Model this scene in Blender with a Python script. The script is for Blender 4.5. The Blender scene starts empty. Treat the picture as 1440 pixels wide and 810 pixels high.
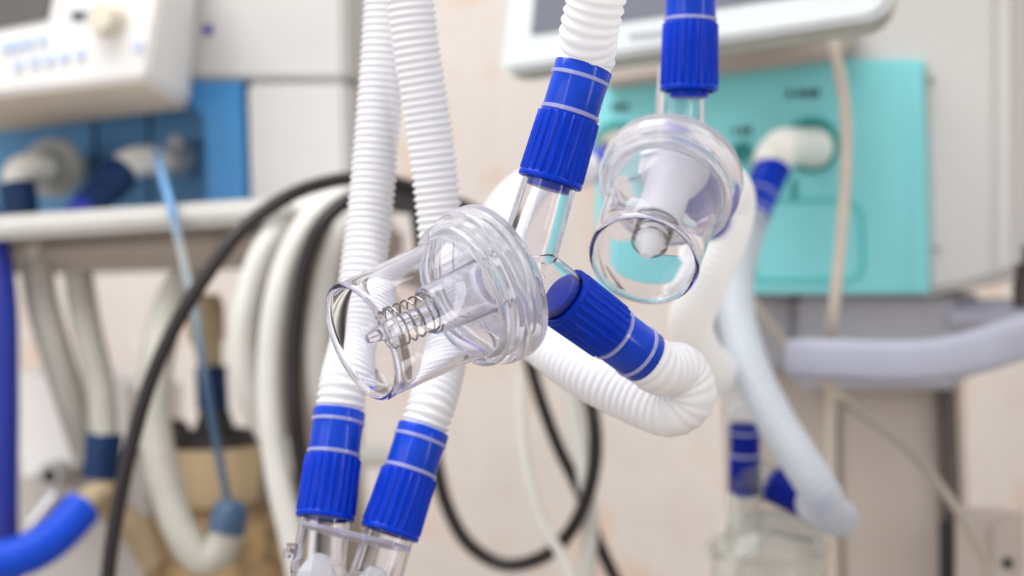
import bpy, bmesh, math, random
from mathutils import Vector, Matrix

random.seed(7)
sc = bpy.context.scene
COL = sc.collection
V = Vector
PI = math.pi

# ------------------------------------------------------------------ camera
F = 2400.0                       # focal length in pixels of the 1440-wide frame
ROLL = 0.038
CAM = V((0.0, 0.0, 1.15))
RIGHT = V((math.cos(ROLL), 0, -math.sin(ROLL)))
UP = V((math.sin(ROLL), 0, math.cos(ROLL)))
FWD = V((0, 1, 0))
cd = bpy.data.cameras.new('camera')
cam = bpy.data.objects.new('camera', cd)
COL.objects.link(cam)
cam.matrix_world = Matrix(((RIGHT.x, UP.x, -FWD.x, CAM.x), (RIGHT.y, UP.y, -FWD.y, CAM.y),
                           (RIGHT.z, UP.z, -FWD.z, CAM.z), (0, 0, 0, 1)))
cd.sensor_width = 36.0
cd.lens = F / 1440 * 36
cd.clip_start = 0.02
cd.dof.use_dof = True
cd.dof.focus_distance = 0.717
cd.dof.aperture_fstop = 5.4
sc.camera = cam


def P(px, py, d):
    return CAM + RIGHT * ((px - 720) / F * d) + UP * (-(py - 405) / F * d) + FWD * d


def D(x, y, z):
    """direction: x right, y away, z up as seen by the camera"""
    return (RIGHT * x + FWD * y + UP * z).normalized()


class Frame:
    """an upright plane turned about the vertical; hit() is where it stands behind a point of the view"""
    def __init__(s, px, py, d, yaw, tilt=0.0):
        s.o = P(px, py, d)
        a = math.radians(yaw)
        s.e = V((math.cos(a), -math.sin(a), 0))
        s.n = V((-math.sin(a), -math.cos(a), 0))
        s.u = V((0, 0, 1))
        if tilt:
            t = math.radians(tilt)
            s.n, s.u = (s.n * math.cos(t) + s.u * math.sin(t)), (s.u * math.cos(t) - s.n * math.sin(t))

    def hit(s, px, py, off=0.0):
        r = P(px, py, 1.0) - CAM
        q = s.o + s.n * off
        t = (q - CAM).dot(s.n) / r.dot(s.n)
        return CAM + r * t

    def poly(s, pts, off=0.0):
        return [s.hit(x, y, off) for x, y in pts]


# ------------------------------------------------------------------ materials
def srgb(r, g, b):
    f = lambda c: (c / 255 / 12.92) if c / 255 <= 0.04045 else ((c / 255 + 0.055) / 1.055) ** 2.4
    return (f(r), f(g), f(b), 1)


def mat(name, col, rough=0.4, metal=0.0, trans=0.0, ior=1.46, var=0.0, vscale=40.0, spec=0.5, coat=0.0,
        translucent=0.0, clear=0.0, bump=0.0, bscale=300.0, sss=0.0, col2=None, absorb=0.0, haze=0.0):
    m = bpy.data.materials.new(name)
    m.use_nodes = True
    nt = m.node_tree
    b = nt.nodes['Principled BSDF']
    out = nt.nodes['Material Output']
    b.inputs['Base Color'].default_value = col
    b.inputs['Roughness'].default_value = rough
    b.inputs['Metallic'].default_value = metal
    b.inputs['Transmission Weight'].default_value = trans
    b.inputs['IOR'].default_value = ior
    b.inputs['Specular IOR Level'].default_value = spec
    b.inputs['Coat Weight'].default_value = coat
    b.inputs['Coat Roughness'].default_value = 0.12
    if sss:
        b.inputs['Subsurface Weight'].default_value = sss
        b.inputs['Subsurface Radius'].default_value = (0.004, 0.004, 0.004)
        b.inputs['Subsurface Scale'].default_value = 1.0
    tc = nt.nodes.new('ShaderNodeTexCoord')
    if var or col2:
        nz = nt.nodes.new('ShaderNodeTexNoise')
        nz.inputs['Scale'].default_value = vscale
        nz.inputs['Detail'].default_value = 5
        nt.links.new(tc.outputs['Object'], nz.inputs['Vector'])
        rp = nt.nodes.new('ShaderNodeValToRGB')
        c2 = col2 if col2 else tuple(c * (1 - var) for c in col[:3]) + (1,)
        rp.color_ramp.elements[0].position = 0.35
        rp.color_ramp.elements[0].color = c2
        rp.color_ramp.elements[1].position = 0.65
        rp.color_ramp.elements[1].color = col
        nt.links.new(nz.outputs['Fac'], rp.inputs['Fac'])
        nt.links.new(rp.outputs['Color'], b.inputs['Base Color'])
    if bump:
        n2 = nt.nodes.new('ShaderNodeTexNoise')
        n2.inputs['Scale'].default_value = bscale
        nt.links.new(tc.outputs['Object'], n2.inputs['Vector'])
        bp = nt.nodes.new('ShaderNodeBump')
        bp.inputs['Strength'].default_value = bump
        bp.inputs['Distance'].default_value = 0.001
        nt.links.new(n2.outputs['Fac'], bp.inputs['Height'])
        nt.links.new(bp.outputs['Normal'], b.inputs['Normal'])
    cur = b.outputs['BSDF']
    if haze:
        df = nt.nodes.new('ShaderNodeBsdfTranslucent'); d2 = nt.nodes.new('ShaderNodeBsdfDiffuse')
        df.inputs['Color'].default_value = (0.96, 0.96, 0.99, 1); d2.inputs['Color'].default_value = (0.96, 0.96, 0.99, 1)
        m1 = nt.nodes.new('ShaderNodeMixShader'); m2 = nt.nodes.new('ShaderNodeMixShader')
        m2.inputs['Fac'].default_value = haze
        nt.links.new(df.outputs[0], m1.inputs[1]); nt.links.new(d2.outputs[0], m1.inputs[2])
        nt.links.new(cur, m2.inputs[1]); nt.links.new(m1.outputs[0], m2.inputs[2])
        cur = m2.outputs[0]
    if translucent:
        tl = nt.nodes.new('ShaderNodeBsdfTranslucent')
        tl.inputs['Color'].default_value = col
        mx = nt.nodes.new('ShaderNodeMixShader')
        mx.inputs['Fac'].default_value = translucent
        nt.links.new(cur, mx.inputs[1]); nt.links.new(tl.outputs[0], mx.inputs[2])
        cur = mx.outputs[0]
    if clear:
        tp = nt.nodes.new('ShaderNodeBsdfTransparent')
        mx = nt.nodes.new('ShaderNodeMixShader')
        mx.inputs['Fac'].default_value = clear
        nt.links.new(cur, mx.inputs[1]); nt.links.new(tp.outputs[0], mx.inputs[2])
        cur = mx.outputs[0]
    nt.links.new(cur, out.inputs['Surface'])
    if absorb:
        va = nt.nodes.new('ShaderNodeVolumeAbsorption')
        va.inputs['Color'].default_value = (0.55, 0.52, 0.97, 1)
        va.inputs['Density'].default_value = absorb
        nt.links.new(va.outputs[0], out.inputs['Volume'])
    return m


M = {}
M['blue'] = mat('royal_blue_plastic', srgb(0, 52, 188), 0.3, var=0.15, vscale=60, spec=0.14)
M['blue_sleeve'] = mat('sleeve_blue', srgb(12, 68, 206), 0.2, coat=0.2, var=0.35, vscale=55, spec=0.16, clear=0.05)
M['blue_deep'] = mat('deep_blue_plastic', srgb(0, 24, 128), 0.4, var=0.1, spec=0.15)
M['navy'] = mat('navy_rubber', srgb(16, 48, 92), 0.5, var=0.2, spec=0.3)
M['band'] = mat('clear_band', srgb(196, 200, 240), 0.15, coat=0.5, translucent=0.3, clear=0.25)
M['clear'] = mat('clear_plastic', (0.993, 0.993, 1.0, 1), 0.012, trans=1.0, ior=1.34, absorb=40)
M['clear_lid'] = mat('clear_lid_plastic', (0.99, 0.99, 1.0, 1), 0.04, trans=1.0, ior=1.31, absorb=9, haze=0.18)
M['frost'] = mat('frosted_plastic', (0.95, 0.95, 0.97, 1), 0.25, translucent=0.45, clear=0.12)
M['frost_clear'] = mat('hazy_clear_plastic', (0.985, 0.985, 1.0, 1), 0.05, trans=1.0, ior=1.33, absorb=20, haze=0.06)
M['spring'] = mat('spring_steel', srgb(150, 146, 142), 0.25, metal=1.0)
M['hose'] = mat('white_hose_plastic', srgb(236, 236, 240), 0.45, translucent=0.1, spec=0.35)
M['hose_milky'] = mat('milky_hose_plastic', srgb(248, 248, 249), 0.28, translucent=0.25, clear=0.22)
M['hose_pale'] = mat('bluish_hose_plastic', srgb(212, 218, 226), 0.35, translucent=0.35, clear=0.2)
M['hose_beige'] = mat('aged_hose_plastic', srgb(206, 203, 194), 0.45, translucent=0.2, var=0.12, vscale=25)
M['hose_blue'] = mat('blue_hose_plastic', srgb(4, 72, 205), 0.35, translucent=0.1, spec=0.35)
M['hose_navy'] = mat('dark_blue_hose_plastic', srgb(38, 52, 146), 0.4, spec=0.3)
M['tube_white'] = mat('white_tube_pvc', srgb(226, 225, 220), 0.4, translucent=0.1, var=0.06)
M['black'] = mat('black_rubber', srgb(34, 26, 28), 0.42, var=0.2)
M['charcoal'] = mat('charcoal_rubber', srgb(52, 46, 46), 0.5, var=0.3)
M['cable'] = mat('beige_cable_pvc', srgb(202, 190, 178), 0.45, var=0.06)
M['cable_grey'] = mat('greige_cable_pvc', srgb(168, 158, 148), 0.45, var=0.06)
M['fit_white'] = mat('white_fitting_plastic', srgb(238, 236, 230), 0.35, var=0.05)
M['fit_ivory'] = mat('ivory_fitting_plastic', srgb(216, 208, 192), 0.4, var=0.08)
M['fit_grey'] = mat('grey_white_fitting_plastic', srgb(205, 205, 200), 0.4, var=0.08)
M['teal'] = mat('teal_panel_paint', srgb(134, 214, 220), 0.42, var=0.05, vscale=6, spec=0.3)
M['teal_dark'] = mat('teal_ring_paint', srgb(18, 140, 140), 0.4)
M['teal_line'] = mat('teal_groove_paint', srgb(84, 192, 192), 0.45)
M['mach'] = mat('machine_white_paint', srgb(201, 199, 198), 0.5, var=0.03, vscale=8, spec=0.3)
M['mach_grey'] = mat('machine_warm_grey_paint', srgb(200, 194, 190), 0.5, var=0.04, vscale=8, spec=0.3)
M['column'] = mat('column_greige_paint', srgb(186, 175, 168), 0.5, var=0.06, vscale=6)
M['col_blue'] = mat('cool_grey_paint', srgb(176, 176, 186), 0.5, var=0.05, vscale=9)
M['handle'] = mat('handle_grey_plastic', srgb(176, 178, 196), 0.42, var=0.05, vscale=20)
M['bezel'] = mat('bezel_white_plastic', srgb(212, 218, 221), 0.4, var=0.02, spec=0.3)
M['bezel_back'] = mat('bezel_back_plastic', srgb(176, 178, 170), 0.5, var=0.05)
M['screen'] = mat('screen_grey_glass', srgb(108, 112, 124), 0.35)
M['screen_dark'] = mat('screen_dark_glass', srgb(84, 80, 80), 0.25)
M['panel_blue'] = mat('blue_panel_paint', srgb(62, 134, 192), 0.45, var=0.08, vscale=12)
M['panel_blue_dark'] = mat('blue_recess_paint', srgb(98, 158, 208), 0.5, var=0.1, vscale=12)
M['tray'] = mat('tray_white_plastic', srgb(202, 200, 197), 0.45, var=0.04, spec=0.3)
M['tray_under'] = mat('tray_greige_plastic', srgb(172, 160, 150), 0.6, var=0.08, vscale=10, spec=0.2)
M['button'] = mat('pale_blue_key', srgb(186, 203, 232), 0.5)
M['led'] = mat('blue_indicator', srgb(24, 24, 150), 0.3)
M['mark'] = mat('dark_print', srgb(52, 66, 78), 0.6)
M['mark_grey'] = mat('grey_print', srgb(168, 172, 178), 0.6)
M['mark_blue'] = mat('blue_print', srgb(70, 110, 220), 0.6)
M['line_blue'] = mat('blue_sampling_tube', srgb(84, 132, 176), 0.35, translucent=0.15, var=0.25, vscale=6)
M['line_slate'] = mat('slate_plastic', srgb(66, 92, 124), 0.45, var=0.15)
M['pot'] = mat('beige_pot_plastic', srgb(208, 186, 150), 0.45, var=0.08, vscale=20)
M['granule'] = mat('brown_granules', srgb(176, 146, 104), 0.7, vscale=55, col2=srgb(112, 92, 66), bump=0.5, bscale=250)
M['amber'] = mat('amber_plastic', srgb(208, 188, 156), 0.4, translucent=0.2, var=0.25, vscale=35)
M['rod'] = mat('dark_grey_rod', srgb(84, 76, 76), 0.5)
M['chrome'] = mat('chrome', srgb(205, 205, 208), 0.22, metal=0.9)
M['screw'] = mat('screw_grey', srgb(172, 168, 166), 0.4, metal=0.4)
M['glass_jar'] = mat('jar_clear_plastic', (0.93, 0.95, 0.94, 1), 0.05, trans=0.95, ior=1.3)
M['console_under_shade'] = mat('console_underside_shade_tan', srgb(214, 202, 188), 0.6, var=0.06, vscale=10, spec=0.2)  # tan puts the shade under the console into the colour
M['device'] = mat('bright_white_plastic', srgb(250, 248, 248), 0.45, var=0.03)
M['plate'] = mat('hazy_plate_plastic', (0.95, 0.95, 1.0, 1), 0.05, trans=1.0, ior=1.4, absorb=60, haze=0.3)
M['console'] = mat('console_white_plastic', srgb(226, 224, 223), 0.5, var=0.02, spec=0.3)
M['hole'] = mat('dark_hole', srgb(22, 20, 20), 0.7)


def line_material():
    m = mat('blue_sampling_tube', srgb(84, 132, 176), 0.35)
    nt = m.node_tree
    b = nt.nodes['Principled BSDF']
    tc = nt.nodes.new('ShaderNodeTexCoord'); sx = nt.nodes.new('ShaderNodeSeparateXYZ'); rp = nt.nodes.new('ShaderNodeValToRGB')
    nt.links.new(tc.outputs['Generated'], sx.inputs[0]); nt.links.new(sx.outputs['Z'], rp.inputs['Fac']); nt.links.new(rp.outputs['Color'], b.inputs['Base Color'])
    e = rp.color_ramp.elements
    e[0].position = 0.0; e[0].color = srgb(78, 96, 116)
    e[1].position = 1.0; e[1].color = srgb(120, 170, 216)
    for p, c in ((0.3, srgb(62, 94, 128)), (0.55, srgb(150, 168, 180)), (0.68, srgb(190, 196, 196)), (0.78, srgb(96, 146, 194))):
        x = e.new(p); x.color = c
    return m


M['line_blue'] = line_material()


def tile_material():
    m = bpy.data.materials.new('marbled_wall_tile')
    m.use_nodes = True
    nt = m.node_tree
    b = nt.nodes['Principled BSDF']
    b.inputs['Roughness'].default_value = 0.35
    tc = nt.nodes.new('ShaderNodeTexCoord')
    n1 = nt.nodes.new('ShaderNodeTexNoise'); n1.inputs['Scale'].default_value = 9; n1.inputs['Detail'].default_value = 6
    n1.inputs['Distortion'].default_value = 0.8
    nt.links.new(tc.outputs['Object'], n1.inputs['Vector'])
    rp = nt.nodes.new('ShaderNodeValToRGB')
    e = rp.color_ramp.elements
    e[0].position = 0.27; e[0].color = srgb(224, 194, 172)
    e[1].position = 0.50; e[1].color = srgb(226, 220, 216)
    x = e.new(0.75); x.color = srgb(218, 208, 202)
    nt.links.new(n1.outputs['Fac'], rp.inputs['Fac'])
    br = nt.nodes.new('ShaderNodeTexBrick')
    br.offset = 0.0
    br.inputs['Scale'].default_value = 1.0
    br.inputs['Brick Width'].default_value = 0.20
    br.inputs['Row Height'].default_value = 0.30
    br.inputs['Mortar Size'].default_value = 0.0035
    br.inputs['Color1'].default_value = (0, 0, 0, 1); br.inputs['Color2'].default_value = (0, 0, 0, 1)
    br.inputs['Mortar'].default_value = (1, 1, 1, 1)
    mp = nt.nodes.new('ShaderNodeMapping')
    mp.inputs['Location'].default_value = (0.05, 0.02, 0)
    nt.links.new(tc.outputs['UV'], mp.inputs['Vector'])
    nt.links.new(mp.outputs['Vector'], br.inputs['Vector'])
    mx = nt.nodes.new('ShaderNodeMixRGB')
    mx.inputs['Color2'].default_value = srgb(226, 222, 220)
    nt.links.new(br.outputs['Color'], mx.inputs['Fac'])
    nt.links.new(rp.outputs['Color'], mx.inputs['Color1'])
    nt.links.new(mx.outputs['Color'], b.inputs['Base Color'])
    return m


M['tile'] = tile_material()
M['floor'] = mat('floor_vinyl', srgb(186, 172, 158), 0.4, var=0.12, vscale=14)


# ------------------------------------------------------------------ mesh building
class MB:
    def __init__(s):
        s.v = []; s.f = []

    def add(s, vs, fs):
        b = len(s.v)
        s.v += [V(p) for p in vs]
        s.f += [tuple(i + b for i in f) for f in fs]
        return s

    def ring_sweep(s, rings, cap0=True, cap1=True, closed=False):
        n = len(rings[0])
        vs = [p for r in rings for p in r]
        fs = []
        R = len(rings)
        for i in range(R if closed else R - 1):
            j = (i + 1) % R
            for k in range(n):
                l = (k + 1) % n
                fs.append((i * n + k, i * n + l, j * n + l, j * n + k))
        if not closed:
            if cap0: fs.append(tuple(range(n))[::-1])
            if cap1: fs.append(tuple((R - 1) * n + k for k in range(n)))
        return s.add(vs, fs)

    def lathe(s, prof, o, ax, seg=48, closed=False, mod=None):
        """prof: list of (h, r) along axis ax from o"""
        ax = V(ax).normalized()
        t = ax.orthogonal().normalized()
        w = ax.cross(t)
        rings = []
        for h, r in prof:
            ring = []
            for k in range(seg):
                a = 2 * PI * k / seg
                rr = max(r, 1e-5)
                if mod: rr += mod(a, h, r)
                ring.append(V(o) + ax * h + (t * math.cos(a) + w * math.sin(a)) * rr)
            rings.append(ring)
        return s.ring_sweep(rings, closed=closed)

    def tube(s, pts, r, seg=16, step=0.006, rfun=None, cap=True, spline=True, flat=None):
        pts = [V(p) for p in pts]
        path = resample(pts, step) if spline else pts
        rings = []
        T0 = (path[1] - path[0]).normalized()
        nrm = T0.orthogonal().normalized()
        sacc = 0.0
        for i, p in enumerate(path):
            if i == 0: T = T0
            elif i == len(path) - 1: T = (path[i] - path[i - 1]).normalized()
            else: T = (path[i + 1] - path[i - 1]).normalized()
            nrm = (nrm - T * nrm.dot(T)).normalized()
            bn = T.cross(nrm)
            if i: sacc += (path[i] - path[i - 1]).length
            rr = rfun(sacc) if rfun else r
            rings.append([p + (nrm * math.cos(2 * PI * k / seg) + bn * math.sin(2 * PI * k / seg)) * rr for k in range(seg)])
        return s.ring_sweep(rings, cap, cap)

    def prism(s, poly, vec):
        n = len(poly)
        vs = [V(p) for p in poly] + [V(p) + V(vec) for p in poly]
        fs = [tuple(range(n)), tuple(range(n, 2 * n))[::-1]]
        for k in range(n):
            l = (k + 1) % n
            fs.append((k, n + k, n + l, l))
        return s.add(vs, fs)

    def loft(s, A, B):
        n = len(A)
        fs = [tuple(range(n)), tuple(range(n, 2 * n))[::-1]]
        for k in range(n):
            l = (k + 1) % n
            fs.append((k, n + k, n + l, l))
        return s.add(list(A) + list(B), fs)

    def build(s, name, m, parent=None, bevel=0.0, smooth=True, bseg=3, angle=35, origin=None):
        me = bpy.data.meshes.new(name)
        bm = bmesh.new()
        vs = [bm.verts.new(p) for p in s.v]
        for f in s.f:
            try: bm.faces.new([vs[i] for i in f])
            except ValueError: pass
        bmesh.ops.remove_doubles(bm, verts=bm.verts, dist=2e-6)
        bmesh.ops.recalc_face_normals(bm, faces=bm.faces)
        if bevel:
            es = [e for e in bm.edges if len(e.link_faces) == 2 and e.calc_face_angle(0) > math.radians(25)]
            bmesh.ops.bevel(bm, geom=es, offset=bevel, segments=bseg, affect='EDGES', clamp_overlap=True)
        if origin is None:
            if parent is not None: origin = V(parent['_o'])
            else:
                xs = [v.co for v in bm.verts]
                lo = V([min(c[i] for c in xs) for i in range(3)]); hi = V([max(c[i] for c in xs) for i in range(3)])
                origin = V(((lo.x + hi.x) / 2, (lo.y + hi.y) / 2, lo.z))
        bmesh.ops.translate(bm, verts=bm.verts, vec=-origin)
        if smooth:
            for f in bm.faces: f.smooth = True
            for e in bm.edges:
                if len(e.link_faces) == 2 and e.calc_face_angle(0) > math.radians(angle): e.smooth = False
        bm.to_mesh(me); bm.free()
        me.materials.append(m)
        o = bpy.data.objects.new(name, me)
        COL.objects.link(o)
        if parent is not None: o.parent = parent
        else: o.location = origin
        o['_o'] = tuple(origin)
        return o


def resample(pts, step):
    """Catmull-Rom through pts, resampled evenly"""
    if len(pts) == 2:
        dense = [pts[0].lerp(pts[1], i / 64) for i in range(65)]
    else:
        ext = [pts[0] * 2 - pts[1]] + pts + [pts[-1] * 2 - pts[-2]]
        dense = []
        for i in range(1, len(ext) - 2):
            p0, p1, p2, p3 = ext[i - 1:i + 3]
            t1 = (p1 - p0).length ** 0.5 or 1e-4; t2 = (p2 - p1).length ** 0.5 or 1e-4; t3 = (p3 - p2).length ** 0.5 or 1e-4
            m1 = ((p1 - p0) / t1 - (p2 - p0) / (t1 + t2) + (p2 - p1) / t2) * t2
            m2 = ((p2 - p1) / t2 - (p3 - p1) / (t2 + t3) + (p3 - p2) / t3) * t2
            for k in range(60):
                t = k / 60
                h00 = 2 * t ** 3 - 3 * t ** 2 + 1; h10 = t ** 3 - 2 * t ** 2 + t; h01 = -2 * t ** 3 + 3 * t ** 2; h11 = t ** 3 - t ** 2
                dense.append(p1 * h00 + m1 * h10 + p2 * h01 + m2 * h11)
        dense.append(pts[-1])
    L = [0.0]
    for i in range(1, len(dense)): L.append(L[-1] + (dense[i] - dense[i - 1]).length)
    n = max(4, int(round(L[-1] / step)))
    res = []; j = 0
    for i in range(n + 1):
        d = L[-1] * i / n
        while j < len(L) - 2 and L[j + 1] < d: j += 1
        t = (d - L[j]) / max(1e-9, L[j + 1] - L[j])
        res.append(dense[j].lerp(dense[j + 1], t))
    return res


def tag(o, label, cat, group=None, kind=None):
    if label: o['label'] = label
    if cat: o['category'] = cat
    if group: o['group'] = group
    if kind: o['kind'] = kind
    return o


def thing(name, loc, label, cat, group=None):
    o = bpy.data.objects.new(name, None)
    o.empty_display_size = 0.02
    COL.objects.link(o)
    o.location = loc
    o['_o'] = tuple(loc)
    return tag(o, label, cat, group)


def boolean(base, others, op):
    """apply boolean of MB bodies; returns a mesh-holding MB"""
    K = 100.0                      # work at a larger scale for robustness
    for q in [base] + list(others):
        q.v = [p * K for p in q.v]
    cur = base
    for q in others:
        bo = cur.build('tmp_base', M['clear'], origin=V((0, 0, 0)), smooth=False)
        t = q.build('tmp_cut', M['clear'], origin=V((0, 0, 0)), smooth=False)
        md = bo.modifiers.new('b', 'BOOLEAN'); md.operation = op; md.object = t; md.solver = 'EXACT'
        dg = bpy.context.evaluated_depsgraph_get()
        me = bpy.data.meshes.new_from_object(bo.evaluated_get(dg))
        cur = MB()
        cur.add([v.co.copy() for v in me.vertices], [tuple(p.vertices) for p in me.polygons])
        for x in (t, bo):
            md = x.data
            bpy.data.objects.remove(x)
            bpy.data.meshes.remove(md)
        bpy.data.meshes.remove(me)
    cur.v = [p / K for p in cur.v]
    return cur


def hollow(outs, inns):
    """joined outer bodies minus joined inner bodies; keeps the soundest of several ways of cutting"""
    import copy
    best = None
    for way in range(4):
        O = [copy.deepcopy(q) for q in outs]; I = [copy.deepcopy(q) for q in inns]
        if way >= 2: O = O[::-1]; I = I[::-1]
        u = boolean(O[0], O[1:], 'UNION')
        cut = [boolean(I[0], I[1:], 'UNION')] if way % 2 else I
        r = boolean(u, cut, 'DIFFERENCE')
        bm = bmesh.new()
        vs = [bm.verts.new(p) for p in r.v]
        for f in r.f:
            try: bm.faces.new([vs[i] for i in f])
            except ValueError: pass
        bmesh.ops.remove_doubles(bm, verts=bm.verts, dist=2e-6)
        bad = sum(1 for e in bm.edges if not e.is_manifold)
        vol = abs(bm.calc_volume())
        bm.free()
        key = (bad, vol)
        if best is None or key < best[0]: best = (key, r)
    return best[1]


def rpoly(pts, r, n=5):
    """round the corners of a 2-D polygon; r may be a list"""
    out = []
    N = len(pts)
    for i in range(N):
        rr = r[i] if isinstance(r, (list, tuple)) else r
        a = V((*pts[i - 1], 0)); b = V((*pts[i], 0)); c = V((*pts[(i + 1) % N], 0))
        if rr <= 0:
            out.append((b.x, b.y)); continue
        d1 = (a - b); d2 = (c - b)
        p = b + d1.normalized() * min(rr, d1.length * .49); q = b + d2.normalized() * min(rr, d2.length * .49)
        for k in range(n + 1):
            t = k / n
            w = p * (1 - t) ** 2 + b * 2 * t * (1 - t) + q * t * t
            out.append((w.x, w.y))
    return out


# ------------------------------------------------------------------ breathing circuit pieces
HR = 0.0125       # hose outer radius
PITCH = 0.0037


def corr(r0, amp, pitch=PITCH):
    def f(s):
        c = 0.5 + 0.5 * math.cos(2 * PI * s / pitch)
        return r0 - amp + amp * (c ** 0.8)
    return f


def hose_mesh(pts, m, parent, r=HR, amp=0.0011, pitch=PITCH, seg=28, per=6):
    mb = MB()
    mb.tube(pts, r, seg=seg, step=pitch / per, rfun=corr(r, amp, pitch), cap=False)
    return mb.build('corrugated_tube', m, parent, angle=180)


NR = 22


def ribs(amp):
    def f(a, h, r):
        x = (a * NR / (2 * PI)) % 1.0
        d = abs(x - 0.5) * 2           # 0 on the ridge
        return amp if d < 0.30 else (amp * (1 - (d - 0.30) / 0.16) if d < 0.46 else 0.0)
    return f


def connector(o, ax, parent, k=1.0, grip=0.030, sleeve_mat='blue_sleeve', grip_mat='blue', detail=True, plug=0.003):
    """ribbed blue collar, banded blue sleeve. o: centre of the open collar end, ax: towards the hose"""
    ax = V(ax).normalized()
    g = grip
    mb = MB()
    def rmod(a, h, r):
        return ribs(0.00085 * k)(a, h, r) if (0.0025 < h < g - 0.0008 and r > 0.0125 * k) else 0.0
    prof = [(0.012, 0.0119), (0.0, 0.0119), (-0.0003, 0.0123), (-0.0003, 0.0136), (0.0003, 0.0141), (0.0018, 0.0141), (0.0024, 0.0136),
            (0.003, 0.0134), (g * 0.5, 0.0131), (g - 0.0012, 0.0128), (g - 0.0004, 0.0126), (g, 0.0120), (g, 0.0095),
            (-0.006, 0.0095), (-0.006, 0.0060), (0.0125, 0.0060), (0.0125, 0.0119)]
    prof = [(h, r * k) for h, r in prof]
    mb.lathe(prof[:12] + [(g, 0.0005)], o, ax, seg=NR * 10 if detail else 44, mod=rmod if detail else None)
    c = mb.build('grip_collar', M[grip_mat], parent, angle=50)
    pl = MB().lathe([(0.012, 0.0118 * k), (0.011, 0.0095 * k), (-plug, 0.0094 * k), (-plug - 0.0003, 0.0088 * k), (-plug - 0.0003, 0.001)], o, ax, 40)
    pl.build('inner_plug', M['blue'], c)
    s0 = g - 0.001
    sl = MB().lathe([(s0, 0.0119 * k), (s0 + 0.002, 0.0123 * k), (s0 + 0.012, 0.0123 * k), (s0 + 0.0225, 0.0126 * k), (s0 + 0.0232, 0.0122 * k),
                     (s0 + 0.0232, 0.008 * k)], o, ax, 48)
    sl.build('sleeve', M[sleeve_mat], c)
    for a in (0.0010, 0.0165):
        b = s0 + a
        MB().lathe([(b, 0.0121 * k), (b + 0.0004, 0.0129 * k), (b + 0.0018, 0.0130 * k), (b + 0.0023, 0.0121 * k)], o, ax, 48).build('clear_band', M['band'], c)
    return V(o) + ax * (s0 + 0.0225)


def port(o, ax, h0, h1, r0, r1, t=0.0014, seg=56):
    """outer and inner bodies of a clear conical port"""
    N = max(3, int((h1 - h0) / 0.0022))
    lin = [(h0 + (h1 - 0.0008 - h0) * i / N, r0 + (r1 - r0) * i / N) for i in range(N + 1)]
    out = MB().lathe([(h0, 0.0002)] + lin + [(h1, r1 - 0.0004), (h1, 0.0002)], o, ax, seg)
    lin = [(h0 + 0.001 + (h1 + 0.001 - h0) * i / N, r0 - t + (r1 - r0) * i / N) for i in range(N + 1)]
    inn = MB().lathe([(h0 + 0.001, 0.0002)] + lin + [(h1 + 0.002, 0.0002)], o, ax, seg + 2)
    return out, inn


def ball(o, r):
    n = 14
    return MB().lathe([(-r * math.cos(PI * i / n), max(r * math.sin(PI * i / n), 0.0002)) for i in range(n + 1)], o, D(0.9, 0.3, 0.35), 59)


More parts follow.
